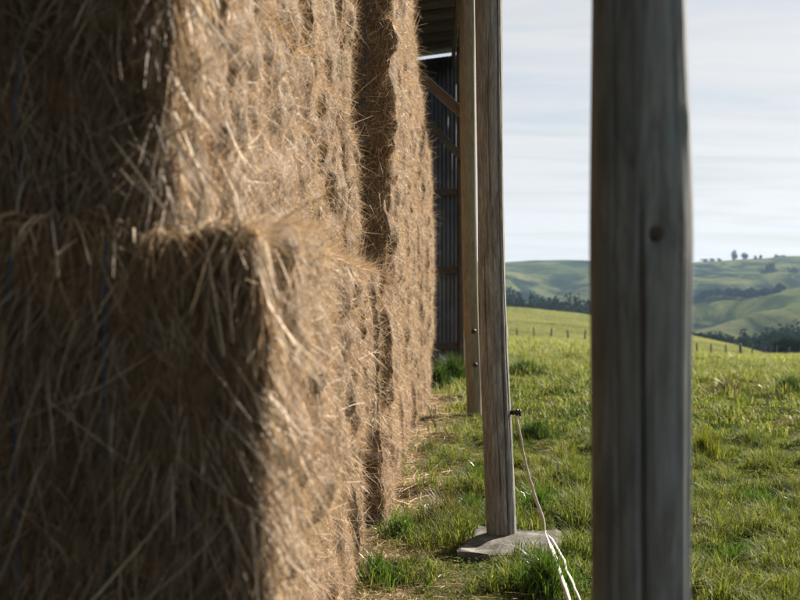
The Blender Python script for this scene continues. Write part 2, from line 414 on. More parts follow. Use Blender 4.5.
# ------------------------------------------------------------------ terrain
KD = np.array([0.3, 7.4, 14, 21, 40, 80, 130, 180, 250, 310, 400, 520, 650, 800, 950, 1100, 1300, 1500, 1700, 2200, 3000.])
PROF = {  # tan(azimuth): ground height at KD
    -9.0: [-.06, -.06, 0, 0, -.5, -2, -5, -8, -12, -15, -20, -24, -26, -24, -15, 0, 25, 50, 58, 40, 20],
    -0.3: [-.06, -.06, .1, .1, 0, -.6, -2.0, -1.5, .5, 0, -12, -22, -26, -20, -12, 5, 30, 54, 58, 40, 20],
    0.09: [-.06, -.06, .1, .1, -.25, -1.4, -2.8, -1.4, .5, -1.5, -14, -22, -28, -22, -10, 8, 32, 56, 59, 40, 20],
    0.175: [-.06, -.06, .1, .1, -.35, -1.7, -3.5, -3.0, -1.6, -4, -16, -24, -30, -24, -8, 8, 32, 55, 58, 40, 20],
    0.262: [-.06, -.06, .1, .08, -.6, -2.5, -4.8, -5.2, -6.2, -10.5, -24, -33, -29, -10, 4.5, 3, 26, 55, 59, 40, 20],
    0.315: [-.06, -.06, .05, .05, -.7, -2.7, -5.1, -6.6, -9.0, -16, -28, -34, -27, -6, 7, 5, 32, 60, 64, 42, 20],
    0.37: [-.06, -.06, 0, 0, -.8, -2.8, -4.8, -9, -17, -25, -31, -33, -20, 4, 15, 9, 36, 64, 69, 44, 20],
    0.8: [-.06, -.06, 0, -.1, -1, -3.2, -5.5, -10, -18, -25, -30, -30, -14, 12, 24, 20, 44, 68, 72, 46, 20],
    9.0: [-.06, -.06, 0, -.1, -1, -3, -6, -10, -16, -22, -28, -30, -20, 0, 14, 18, 40, 60, 66, 46, 20]}
UK = np.array(sorted(PROF))
LG = np.linspace(math.log(0.3), math.log(3000), 500)
AG = np.linspace(-1.45, 1.45, 260)
_tab = np.array([np.interp(np.exp(LG), KD, PROF[k]) for k in UK])
AK = np.arctan(UK)
TAB = np.array([[0.0]])
TAB = np.stack([np.interp(AG, AK, _tab[:, j]) for j in range(len(LG))], 1)
for _ in range(4):
    q = np.pad(TAB, ((1, 1), (0, 0)), 'edge'); TAB = (q[:-2] + 2 * q[1:-1] + q[2:]) / 4
for _ in range(22):
    q = np.pad(TAB, ((0, 0), (1, 1)), 'edge'); TAB = (q[:, :-2] + 2 * q[:, 1:-1] + q[:, 2:]) / 4

def ground_z(x, y):
    x = np.asarray(x, float); y = np.asarray(y, float)
    r = np.hypot(x, y); a = np.clip(np.arctan2(x, np.maximum(y, 1e-6)), AG[0], AG[-1])
    back = y <= 0
    a = np.where(back, np.sign(x) * 1.45, a)
    D = np.clip(np.where(back, r, np.minimum(r, np.maximum(y, 0.15 * r))), 0.31, 2990)
    fi = (np.log(D) - LG[0]) / (LG[1] - LG[0]); i = np.clip(fi.astype(int), 0, len(LG) - 2); fi = fi - i
    fj = (a - AG[0]) / (AG[1] - AG[0]); j = np.clip(fj.astype(int), 0, len(AG) - 2); fj = fj - j
    z = (TAB[j, i] * (1 - fi) + TAB[j, i + 1] * fi) * (1 - fj) + (TAB[j + 1, i] * (1 - fi) + TAB[j + 1, i + 1] * fi) * fj
    ss = lambda e0, e1: np.clip((D - e0) / (e1 - e0), 0, 1)
    z = z + 0.06 * n2(NZ, x, y, 2.1) * ss(4, 7) + 0.022 * n2(NZ, x, y, 4.7, 5.) * ss(4, 7) + 0.07 * n2(NZ, x, y, 0.8, 4.) * ss(10, 25) + 0.18 * n2(NZ, x, y, 0.13, 2.) * ss(18, 60)
    fold = 1 - np.sqrt(n2(NZ, x + 0.25 * y, y, 1 / 150., 7.) ** 2 + 0.02) * 2
    fold2 = 1 - np.sqrt(n2(NZ2, x, y - 0.4 * x, 1 / 75., 3.) ** 2 + 0.03) * 2
    z = z + ss(420, 800) * (17.0 * (fold - 0.3) + 9 * fold2 + 2.0 * n2(NZ, x - y, y, 1 / 40., 9.) + 7 * n2(NZ2, x, y, 1 / 260., 1.)) * np.interp(D, [0, 1000, 1250, 1450, 1600], [1, 1, 0.8, 0.5, 0.15])
    z = z + ss(90, 240) * 0.5 * n2(NZ2, x, y, 1 / 30., 2.)
    return z

def gz(x, y): return float(ground_z(np.array([x]), np.array([y]))[0])

rr = np.concatenate([[0.01], np.exp(np.linspace(math.log(0.4), math.log(3000), 400))])
az = np.unique(np.concatenate([np.arange(-180, -10, 4.), np.arange(-10, 34, 0.13), np.arange(34, 180, 4.)]))
A_, R_ = np.meshgrid(np.radians(az), rr, indexing='ij')
gx, gy = np.sin(A_) * R_, np.cos(A_) * R_
GV = np.stack([gx, gy, ground_z(gx, gy)], -1).reshape(-1, 3)
na, nr = len(az), len(rr)
i, j = np.meshgrid(np.arange(na), np.arange(nr - 1), indexing='ij')
GF = np.stack([i * nr + j, i * nr + j + 1, ((i + 1) % na) * nr + j + 1, ((i + 1) % na) * nr + j], -1).reshape(-1, 4)[:, ::-1]
obj('ground', mesh_np('ground', GV, GF, True), M['ground'], kind='structure')

# ------------------------------------------------------------------ hay barn
POSTX = lambda y: 0.47 + 0.0325 * y          # line of the open side
barn = obj('hay_barn', None, loc=(POSTX(0), 0, 0), label='open-sided hay barn of round timber poles, iron roof and corrugated end wall', cat='barn')
def bchild(name, me, mat, loc=(0, 0, 0), rot=(0, 0, 0), parent=None, **kw):
    p = parent or barn
    o = obj(name, me, mat, None, loc, rot, **kw)
    o.parent = p
    if p is barn: o.matrix_parent_inverse = Matrix.Translation((-POSTX(0), 0, 0))
    return o

def pole_mesh(name, knots, cracks, lumps, nseg=96, nring=110, seed=1, top=6.2):
    """knots: (z, x offset, y offset, radius); cracks: (z0, z1, angle fn, width, depth)"""
    k = np.array(knots, float); nz = Noise(seed)
    z = np.linspace(k[0, 0], top, nring)
    # centripetal-ish smooth interpolation by repeated averaging
    zz = np.linspace(k[0, 0], top, 400)
    def sm(col):
        v = np.interp(zz, k[:, 0], k[:, col])
        for _ in range(60):
            q = np.pad(v, 1, 'edge'); v = (q[:-2] + 2 * q[1:-1] + q[2:]) / 4
        return np.interp(z, zz, v)
    cx, cy, rad = sm(1), sm(2), sm(3)
    th = np.arange(nseg) / nseg * 2 * np.pi
    TH, Z = np.meshgrid(th, z)
    rr_ = rad[:, None] * np.ones_like(TH)
    q = np.stack([np.cos(TH) * 1.3, np.sin(TH) * 1.3, Z * 0.8], -1)
    rr_ += 0.006 * nz(q) + 0.0022 * nz(q * np.array([6, 6, 1.2])) + 0.0012 * nz(q * np.array([15, 15, 2.5]))
    for (z0, z1, fn, w, dep) in cracks:
        d = (TH - fn(Z) + np.pi) % (2 * np.pi) - np.pi
        env = np.clip((Z - z0) / 0.15, 0, 1) * np.clip((z1 - Z) / 0.15, 0, 1)
        rr_ -= dep * env * np.exp(-(d / w) ** 2)
    for (zl, al, sz, h) in lumps:
        d = ((TH - al + np.pi) % (2 * np.pi) - np.pi) * rad.mean()
        rr_ += h * np.exp(-((d / sz) ** 2 + ((Z - zl) / (sz * 1.6)) ** 2))
    V = np.stack([cx[:, None] + rr_ * np.cos(TH), cy[:, None] + rr_ * np.sin(TH), Z], -1).reshape(-1, 3)
    i, j = np.meshgrid(np.arange(nring - 1), np.arange(nseg), indexing='ij')
    F = np.stack([i * nseg + j, i * nseg + (j + 1) % nseg, (i + 1) * nseg + (j + 1) % nseg, (i + 1) * nseg + j], -1).reshape(-1, 4)
    V = np.concatenate([V, [[cx[-1], cy[-1], top]]]); n = len(V) - 1
    jj = np.arange(nseg)
    C = np.stack([(nring - 1) * nseg + jj, (nring - 1) * nseg + (jj + 1) % nseg, np.full(nseg, n)], -1)
    return mesh_np(name, V, [F, C], True)

def roof_z(x): return 6.30 + (x - 1.1) * 0.13     # single pitch, high side over the open front

# near post (angles: -pi/2 faces the camera)
D1 = 2.34
s1 = D1 / FPX
kn = []
for ypx, l, r_ in ((0, 592.5, 683), (100, 592, 686), (200, 591, 690.5), (235, 590.5, 691), (290, 592, 689), (350, 593, 688.5), (600, 594, 687)):
    kn.append((CAMZ - (ypx - 300) * s1, ((l + r_) / 2 - 640) * s1, 0, (r_ - l) / 2 * s1))
kn = sorted(kn); kn = [(-0.3, kn[0][1], 0, kn[0][3])] + kn + [(6.5, kn[-1][1] - 0.03, 0, kn[-1][3] * 0.9)]
x1 = 240 * s1
near_post = bchild('post', pole_mesh('near_post', kn,
    [(-0.3, 1.78, lambda Z: -np.pi / 2 - 0.20 + 0.05 * np.sin(Z * 2.1), 0.05, 0.022),
     (-0.3, 5.5, lambda Z: -np.pi / 2 - 0.75 + 0.06 * np.sin(Z * 1.3 + 1), 0.03, 0.004),
     (0.6, 5.5, lambda Z: -np.pi / 2 + 0.62 + 0.04 * np.sin(Z * 1.7), 0.03, 0.004)],
    [(1.664, -np.pi / 2 + 0.115, 0.045, 0.012), (1.664, -np.pi / 2 + 0.115, 0.019, -0.024), (1.63, -np.pi / 2 - 0.72, 0.02, 0.005), (1.9, -np.pi / 2 + 1.0, 0.02, 0.004)],
    192, 220, 2, roof_z(x1) - 0.06), M['post_near'], (x1, D1, 0), label='thick dark round post nearest the viewer, out of focus')
kv, kf = tube_np(np.array([[x1 + 0.012, D1 - 0.085, 1.664], [x1 + 0.012, D1 - 0.103, 1.664], [x1 + 0.012, D1 - 0.1035, 1.664]]), np.array([0.016, 0.015, 0.008]), 16)
bchild('knot', mesh_np('knot', kv - np.array([x1, D1, 0]), kf), M['bark'], parent=near_post)

# middle post, leaning and slightly bowed, on its concrete block
D2 = 7.4; s2 = D2 / FPX
x2 = 101.5 * s2
kn = []
for ypx, l, r_ in ((0, 475.3, 502), (100, 476, 503), (190, 477.6, 503.8), (300, 478.6, 506.3), (328, 479.3, 508), (345, 479.6, 508), (430, 483, 512.3), (530, 487, 516.3)):
    kn.append((CAMZ - (ypx - 300) * s2, ((l + r_) / 2 - 501.5) * s2, 0, (r_ - l) / 2 * s2))
kn = sorted(kn); kn = [(-0.25, kn[0][1] + .005, 0, kn[0][3])] + kn + [(6.5, kn[-1][1] - 0.05, 0, kn[-1][3] * 0.93)]
mid_post = bchild('post', pole_mesh('mid_post', kn,
    [(-0.2, 5.6, lambda Z: -np.pi / 2 + 0.45 + 0.10 * np.clip(Z, 0, 2) - 0.03 * np.sin(Z * 3), 0.06, 0.034),
     (0.3, 3.4, lambda Z: -np.pi / 2 - 0.35 + 0.05 * np.sin(Z * 2), 0.03, 0.006), (1.4, 5.5, lambda Z: -np.pi / 2 - 0.02 + 0.03 * np.sin(Z * 4), 0.03, 0.006),
     (0.1, 5.5, lambda Z: -np.pi / 2 + 0.9 + 0.03 * np.sin(Z * 2), 0.03, 0.006),
     (0.9, 1.9, lambda Z: -np.pi / 2 - 0.62 + 0.06 * np.sin(Z * 3), 0.035, 0.016), (2.1, 3.3, lambda Z: -np.pi / 2 - 0.15 + 0.05 * np.sin(Z * 4), 0.035, 0.016), (0.15, 0.85, lambda Z: -np.pi / 2 - 0.1 + 0.05 * np.sin(Z * 5), 0.035, 0.014)],
    [(1.30, 0.0, 0.035, 0.006), (0.60, -np.pi / 2 + 0.1, 0.012, -0.006), (3.35, -np.pi / 2 + 0.3, 0.012, -0.008)],
    288, 240, 4, roof_z(x2) - 0.06), M['post_mid'], (x2, D2, 0), label='bowed grey-brown post standing on a concrete block')

# far post
D3 = 14.0; s3 = D3 / FPX
x3 = 75.0 * s3; z3 = gz(x3, D3)
kn = []
for ypx, l, r_ in ((50, 459.7, 475), (100, 460, 475.6), (220, 461.3, 476.7), (300, 463, 478.3), (410, 467.3, 482.2)):
    kn.append((CAMZ - (ypx - 300) * s3, ((l + r_) / 2 - 475) * s3, 0, (r_ - l) / 2 * s3))
kn = sorted(kn); kn = [(-0.2, kn[0][1] + 0.005, 0, kn[0][3])] + kn + [(6.5, kn[-1][1] - 0.015, 0, kn[-1][3] * 0.95)]
far_post = bchild('post', pole_mesh('far_post', kn,
    [(0.2, 5.6, lambda Z: -np.pi / 2 + 0.3 + 0.05 * np.sin(Z * 2), 0.04, 0.006)], [], 72, 120, 9, roof_z(x3) - 0.06), M['post_far'], (x3, D3, 0), label='far post with two dark bolt heads')
bolt_me = None
for (bx, by) in ((473.3, 331.0), (474.6, 364.5)):
    zb = CAMZ - (by - 300) * s3
    if bolt_me is None:
        bv, bf = tube_np(np.array([[0, 0.05, 0], [0, 0, 0], [0, -0.022, 0], [0, -0.024, 0]]), np.array([0.032, 0.032, 0.024, 0.004]), 8)
        bolt_me = mesh_np('bolt', bv, bf)
    b = obj('bolt', bolt_me, M['rusty_steel'], far_post, ((bx - 475) * s3, -0.098, zb))

# corner post behind, and posts of the hidden sides
def plain_post(x, y, r=0.1, seed=20, mat='post_far'):
    zt = roof_z(x) - 0.06
    return bchild('post', pole_mesh('post', [(-0.3, 0, 0, r), (zt, -0.02, 0, r * 0.95)], [], [], 40, 50, seed, zt), M[mat], (x, y, 0))
D4 = 20.75
corner = plain_post(459.5 / 1 * 0 + (461 - 400) / FPX * D4, D4, 0.07, 21, 'timber')
corner['label'] = 'dark corner post in front of the corrugated end wall'

# concrete block under the middle post
cb = box_me('footing', 0.60, 0.74, 0.40, 0.04, 0.024, 7, 3)
bchild('footing', cb, M['concrete'], (x2 + 0.06, D2 - 0.22, -0.22), (R(1.0), R(-1), R(-14)), label='square concrete block under the middle post')

# eave beam, rafters, braces
YA, YB = -5.0, 21.1
def bar(name, p, q, w, h, mat='timber', up=(0, 0, 1), **kw):
    p, q = Vector(p), Vector(q); d = (q - p); L = d.length; d.normalize()
    s = d.cross(Vector(up)).normalized(); u = d.cross(s)
    me = box_me(name, w, h, L, min(w, h) * 0.06)
    o = bchild(name, me, M[mat], tuple((p + q) / 2), Matrix((s, u, d)).transposed().to_euler(), **kw)
    return o
ex = lambda y: POSTX(y) - 0.06
zz_ = lambda x: roof_z(x)
for (ya, yb) in ((YA, 2.3), (2.32, 7.38), (7.40, 13.98), (14.0, YB - 0.15)):
    bar('eave_beam', (ex(ya) - 0.09, ya, roof_z(ex(ya)) - 0.27), (ex(yb) - 0.09, yb, roof_z(ex(yb)) - 0.27), 0.06, 0.26)
for y in (D1, D2, D3):
    xr = POSTX(y) - 0.02
    bar('rafter', (xr, y + 0.14, roof_z(xr) - 0.19), (-7.9, y + 0.14, roof_z(-7.9) - 0.19), 0.06, 0.22)
# purlins running up the slope, seen under the roof
for k, y in enumerate(np.arange(YA + 0.4, YB - 0.1, 0.78)):
    xr = POSTX(y) + 0.10
    bar('purlin', (xr, y, roof_z(xr) - 0.045), (-8.0, y, roof_z(-8.0) - 0.045), 0.075, 0.07)
# knee braces
bz = lambda yp, D: CAMZ - (yp - 300) / FPX * D
pA = ((462 - 400) / FPX * (D3 + .14), D3 + 0.14, bz(113, D3 + .14)); pB = ((404 - 400) / FPX * (D3 + .14), D3 + 0.14, bz(62, D3 + .14))
dv = Vector(pB) - Vector(pA); pB2 = Vector(pA) + dv * 1.25
bar('knee_brace', pA, pB2, 0.06, 0.12, label='upper diagonal timber brace running to the far post')
pA = ((464 - 400) / FPX * (D4 - .1), D4 - 0.1, bz(160, D4 - .1)); dv = Vector((-0.5, 0, 0.52)); pB2 = Vector(pA) + dv * 2.1
bar('knee_brace', pA, pB2, 0.06, 0.13, label='lower diagonal timber brace running to the corner post')

# corrugated iron
def corrugated(name, width, length_fn, pitch=0.0762, amp=0.009, n=8):
    """waves along x, sheet runs along z from 0 to length_fn(x)"""
    waves = int(round(width / pitch)); m = waves * n + 1
    x = np.linspace(0, waves * pitch, m); y = amp * np.cos(x / pitch * 2 * np.pi)
    bot = np.stack([x, y, np.zeros(m)], -1); top = np.stack([x, y, length_fn(x)], -1)
    b2, t2 = bot + [0, 0.0015, 0], top + [0, 0.0015, 0]
    V = np.concatenate([bot, top, b2, t2]); k = np.arange(m - 1)
    F = np.concatenate([np.stack([k, k + 1, m + k + 1, m + k], -1), np.stack([2 * m + k, 3 * m + k, 3 * m + k + 1, 2 * m + k + 1], -1),
                        np.stack([m + k, m + k + 1, 3 * m + k + 1, 3 * m + k], -1)])
    return mesh_np(name, V, F)
YW = 21.0
xw1 = 1.235
nsh = 12
for k in range(nsh):          # far end wall, sheet by sheet from the open side inwards
    x0 = xw1 - (k + 1) * 0.762
    me = corrugated('wall_sheet', 0.762, lambda x: roof_z(x0 + x) - 0.155)
    bchild('wall_sheet', me, M['iron'], (x0, YW + 0.012 * (k % 2), 0.02))
for yp in (192, 270, 346):    # girts on the inside of that wall
    zc = bz(yp, YW - 0.06)
    bar('girt', (xw1 - 0.05, YW - 0.05, zc), (-8.0, YW - 0.05, zc), 0.06, 0.13)
for k in range(nsh):          # unseen end wall added behind the viewer to darken the near hay ends
    x0 = POSTX(YA) + 0.02 - (k + 1) * 0.762
    me = corrugated('wall_sheet', 0.762, lambda x: roof_z(x0 + x) - 0.05)
    bchild('wall_sheet', me, M['iron'], (x0, YA + 0.012 * (k % 2), 0.0))
lw = corrugated('wall_sheet', 0.762, lambda x: x * 0 + roof_z(-8.1) - 0.04)
for k in range(35):           # unseen long wall, added to keep light out of the barn
    bchild('wall_sheet', lw, M['iron'], (-8.1 - 0.012 * (k % 2), YA - 0.2 + k * 0.762, 0.0), (0, 0, R(90)))
rl = math.hypot(9.6, 9.6 * 0.13)
rs = corrugated('roof_sheet', 0.762, lambda x: x * 0 + rl)
# sheet local z -> down the slope (-x), local x -> +y, local y -> thickness
ang = math.atan(0.13)
for k in range(35):
    y0 = YA - 0.3 + k * 0.762
    xe = POSTX(y0 + 0.38) + 0.13
    zax = Vector((-math.cos(ang), 0, -math.sin(ang))); xax = Vector((0, 1, 0)); yax = zax.cross(xax)
    bchild('roof_sheet', rs, M['iron'], (xe, y0, roof_z(xe) + 0.012 + 0.008 * (k % 2)), Matrix((xax, yax, zax)).transposed().to_euler())

# ------------------------------------------------------------------ hay bales
BW, BL, BH = 1.2, 2.38, 0.93
HALF = np.array([BW / 2, BL / 2, BH / 2])
def bale_surface(q, nz, rough=1.0):
    """q: points on the box surface (centred) -> displaced points and normals"""
    r = 0.07
    inner = np.clip(q, -(HALF - r), HALF - r)
    d = q - inner; nrm = unit(d)
    p = inner + nrm * r
    dsp = 0.042 * nz(p * 2.6) + 0.030 * nz(p * 6.5 + 9.1) + 0.016 * nz(p * 17 + 3.3) + 0.008 * nz(p * 41)
    fl = nz(np.stack([p[..., 1] * 9.0 + 0.9 * nz(p * 3 + 5), np.full(p.shape[:-1], 2.5), p[..., 2] * 0.5], -1))
    dsp -= 0.10 * np.clip(nz(p * np.array([5.0, 9.5, 2.2]) + 71.7) - 0.36, 0, 1) + 0.05 * np.clip(nz(p * np.array([12., 17, 7.0]) + 31.7) - 0.25, 0, 1)
    dsp += 0.038 * fl * (np.abs(nrm[..., 1]) < 0.7)
    return p + nrm * (dsp * rough - 0.01)[..., None], nrm

def bale_body(name, seed):
    nz = Noise(seed); parts = []
    for ax in range(3):
        for sg in (-1, 1):
            u, v = [a for a in range(3) if a != ax]
            vis = (ax == 0 and sg == 1) or (ax == 1 and sg == -1)
            st = 0.022 if vis else 0.06
            nu, nv = int(HALF[u] * 2 / st), int(HALF[v] * 2 / st)
            U, W = np.meshgrid(np.linspace(-HALF[u], HALF[u], nu + 1), np.linspace(-HALF[v], HALF[v], nv + 1), indexing='ij')
            q = np.zeros(U.shape + (3,)); q[..., ax] = sg * HALF[ax]; q[..., u] = U; q[..., v] = W
            p, _ = bale_surface(q.reshape(-1, 3), nz)
            i, j = np.meshgrid(np.arange(nu), np.arange(nv), indexing='ij'); m = nv + 1
            F = np.stack([i * m + j, (i + 1) * m + j, (i + 1) * m + j + 1, i * m + j + 1], -1).reshape(-1, 4)
            if (sg == 1) == (ax == 1): F = F[:, ::-1]
            parts.append((p + [0, 0, BH / 2], [F]))
    V, F = merge(parts)
    return mesh_np(name, V, F, True)

def bale_straw(name, seed, dens_side, dens_end, front=False):
    g = np.random.default_rng(seed + 100); nz = Noise(seed); out = []
    faces = [(0, 1, dens_side), (1, -1, dens_end), (2, 1, dens_side * 0.22), (1, 1, dens_side * 0.25), (2, -1, dens_side * 0.12)]
    for ax, sg, dens in faces:
        u, v = [a for a in range(3) if a != ax]
        n = int(dens * 4 * HALF[u] * HALF[v])
        q = np.zeros((n, 3)); q[:, ax] = sg * HALF[ax]
        q[:, u] = g.uniform(-HALF[u], HALF[u], n); q[:, v] = g.uniform(-HALF[v], HALF[v], n)
        if ax == 2 and sg == 1:   # only a fringe near the edges shows from above and from the aisle
            e = g.random(n) < 0.75
            q[e, 0] = HALF[0] - g.exponential(0.10, e.sum()).clip(0, 1.1)
        p, nr = bale_surface(q, nz)
        p = p - nr * 0.012 + [0, 0, BH / 2]
        # run of the stalks: up and down the face, fanned, in bundles
        long_ = front and ax == 1 and sg == -1
        base = np.tile(np.array([0, 0, 1.0]), (n, 1)) if ax != 2 else np.tile(np.array([0.9, 0, -0.25]), (n, 1))
        if ax == 2:
            aa = g.normal(size=n) * 0.9; base = np.stack([np.cos(aa), np.sin(aa), g.normal(size=n) * 0.25 - 0.15], -1)
        bundle = nz(p * 5 + 31)
        tang = unit(np.cross(nr, base) + 1e-6)
        spread = g.normal(size=n) * (0.42 if long_ else 1.0) + bundle * 0.6
        d = base * np.cos(spread)[:, None] + tang * np.sin(spread)[:, None]
        if ax != 2: d *= np.where(g.random(n) < (0.8 if long_ else 0.55), -1, 1)[:, None]
        lift = np.abs(g.normal(size=n)) * (0.15 if long_ else 0.32) + 0.03
        wild = g.random(n) < (0.10 if not long_ else 0.06)
        lift[wild] = g.uniform(0.5, 1.8, wild.sum())
        d = unit(d + nr * lift[:, None] + g.normal(size=(n, 3)) * 0.06)
        L = g.gamma(3.0, 0.017, n).clip(0.02, 0.2); lo = g.random(n) < 0.025; L[lo] *= 2.4
        L[wild] = g.uniform(0.03, 0.10, wild.sum())
        w = g.uniform(0.0008, 0.0019, n); w[lo] *= 1.7
        if ax == 1 and not long_:
            L = g.gamma(3.0, 0.036, n).clip(0.03, 0.3); w = g.uniform(0.0012, 0.003, n)
        if long_:
            L = g.gamma(2.2, 0.06, n).clip(0.03, 0.5); w = g.gamma(3.0, 0.0008, n).clip(0.0009, 0.0055)
            L[wild] = g.uniform(0.08, 0.2, wild.sum())
        out.append(strands(p, d, L, w, droop=g.uniform(0, 0.28, n) * wild + 0.06 * long_, g=g, curl=0.22, segs=3 if long_ else 2))
    if front:                     # long stalks spilling over the top and the aisle corner
        n = 700
        q = np.zeros((n, 3)); q[:, 0] = g.uniform(-0.25, HALF[0], n); q[:, 1] = -HALF[1] + np.abs(g.normal(size=n)) * 0.05; q[:, 2] = HALF[2]
        k = n // 2
        q[:k, 0] = HALF[0]; q[:k, 1] = -HALF[1] + g.exponential(0.10, k); q[:k, 2] = g.uniform(-0.35, 0.45, k)
        p, nr = bale_surface(q, nz)
        d = unit(np.stack([g.normal(size=n) * 0.25 + 0.12, -0.22 + g.normal(size=n) * 0.12, -0.9 + np.zeros(n)], -1))
        d[k:] = unit(np.stack([g.normal(size=n - k) * 0.45 + 0.1, -0.75 + 0 * g.random(n - k), 0.25 + g.normal(size=n - k) * 0.2], -1))
        L = g.gamma(2.0, 0.06, n).clip(0.03, 0.36)
        out.append(strands(p + [0, 0, BH / 2], d, L, g.uniform(0.0025, 0.005, n), droop=np.where(np.arange(n) < k, 0.1, 0.7), g=g, curl=0.2))
    V, F = merge([(a, [b]) for a, b in out])
    me = mesh_np(name, V, F)
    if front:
        me.materials.append(M['straw']); me.materials.append(M['straw_shade'])
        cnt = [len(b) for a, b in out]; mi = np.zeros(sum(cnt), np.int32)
        mi[cnt[0]:cnt[0] + cnt[1]] = 1  # strands on the camera-facing end take the shade-toned straw
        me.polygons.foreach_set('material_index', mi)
    return me

def twine_mesh(seed, xo):
    nz = Noise(seed); t = []
    hy, hz = HALF[1] - 0.001, HALF[2] - 0.001
    for a, b in (((-hy, hz), (-hy, -hz)), ((-hy, -hz), (hy, -hz)), ((hy, -hz), (hy, hz)), ((hy, hz), (-hy, hz))):
        s = np.linspace(0, 1, 40, endpoint=False)[:, None]
        t.append(np.array(a) * (1 - s) + np.array(b) * s)
    t = np.concatenate(t); q = np.column_stack([np.full(len(t), xo), t])
    on = np.isclose(np.abs(q[:, 1]), hy); q[on, 1] = np.sign(q[on, 1]) * HALF[1]; q[~on, 2] = np.sign(q[~on, 2]) * HALF[2]
    p, nr = bale_surface(q, nz)
    for _ in range(3): p = (np.roll(p, 1, 0) + 2 * p + np.roll(p, -1, 0)) / 4
    p = p + nr * 0.006
    p = np.concatenate([p, p[:1]])
    V, F = tube_np(p + [0, 0, BH / 2], 0.0026, 5)
    return mesh_np('twine', V, F, True)

VAR = []
for s in range(4):
    VAR.append((bale_body('hay_body_%d' % s, 40 + s), bale_straw('loose_straw_%d' % s, 40 + s, 9500, 5000),
                [twine_mesh(40 + s, xo) for xo in (-0.42, -0.21, 0.0, 0.21, 0.40)]))
FRONT = []
for s in range(2):
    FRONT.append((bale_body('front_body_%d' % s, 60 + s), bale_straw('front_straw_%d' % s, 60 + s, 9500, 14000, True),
                  [twine_mesh(60 + s, xo) for xo in (-0.42, -0.205, 0.01, 0.225)]))

ORD = ['bottom', 'second', 'third', 'fourth', 'fifth', 'sixth']
def bale(xn, xf, y0, layer, var, label, dz=0.0, tilt=0.0):
    """xn, xf: where the aisle face starts and ends; y0: its near end"""
    a = -math.atan2(xf - xn, BL)
    f = Vector((-math.sin(a), math.cos(a), 0)); rgt = Vector((math.cos(a), math.sin(a), 0))
    c = Vector((xn, y0, 0)) + f * BL / 2 - rgt * BW / 2
    z = gz(c.x + 0.6, c.y) - 0.03 if y0 > 9 else -0.09
    body, straw, tw = var
    e = obj('hay_bale', None, loc=(c.x, c.y, z + layer * 0.885 + dz), rot=(0, tilt, a), label=label, cat='hay bale', group='stacked rectangular hay bales')
    obj('hay_body', body, M['hay'], e)
    obj('loose_straw', straw, M['straw'], e, kind='stuff')
    for t in tw: obj('twine', t, M['twine_blue'], e)
    return e

# near stack
NEAR = [  # layer: (front bale near, far), (rear bale near, far)
    ((-0.37, -0.32), (-0.33, -0.245)), ((-0.295, -0.22), (-0.21, -0.145)), ((-0.52, -0.40), (-0.395, -0.275)), ((-0.53, -0.43), (-0.41, -0.31))]
for l, (fb, rb) in enumerate(NEAR):
    e = bale(fb[0], fb[1], 2.52 + (0.05, 0.0, 0.08, 0.05)[l], l, FRONT[(l + 1) % 2],
         ['shaded hay bale end at the lower left, bottom layer of the nearest stack',
          'hay bale with straw spilling off its corner, second layer of the nearest stack',
          'hay bale set back above the bulging one, third layer of the nearest stack',
          'topmost visible hay bale at the upper left corner, nearest stack'][l])
    if l == 1:
        s = np.linspace(0, 1, 30)
        tp = np.stack([0.28 + 0.17 * s, -HALF[1] - 0.012 + 0.008 * np.sin(s * 5), 0.40 - 0.20 * s + 0.01 * np.sin(s * 9)], -1)
        V, F = tube_np(tp, 0.003, 5)
        obj('loose_twine', mesh_np('loose_twine', V, F, True), M['twine_purple'], e, label='faded purple twine')
    bale(rb[0], rb[1], 5.0 + 0.03 * (l % 2), l, VAR[(l * 3 + 1) % 4],
         'sunlit hay bale just before the dark gap, %s layer, end of the nearest stack' % ORD[l])
# further stack
CA = [(-0.085, -0.02), (-0.065, 0.02), (-0.055, 0.04), (-0.04, 0.05), (-0.035, 0.05)]
CB = [(0.02, 0.12), (0.05, 0.16), (0.07, 0.17), (0.08, 0.17), (0.06, 0.13), (0.05, 0.11)]
CC = [(0.17, 0.30), (0.20, 0.34), (0.21, 0.34), (0.20, 0.33), (0.15, 0.24)]
CD = [(0.33, 0.47), (0.38, 0.50), (0.38, 0.51), (0.36, 0.47), (0.25, 0.34)]
for nm, lst, y0 in (('first', CA, 7.68), ('second', CB, 10.1), ('third', CC, 12.53), ('farthest', CD, 14.96)):
    for l, (a_, b_) in enumerate(lst):
        bale(a_, b_, y0 + 0.04 * ((l * 7) % 3), l, VAR[(l * 3 + int(y0)) % 4],
             'hay bale beyond the dark gap, %s layer, %s along the further stack' % (ORD[l], nm))

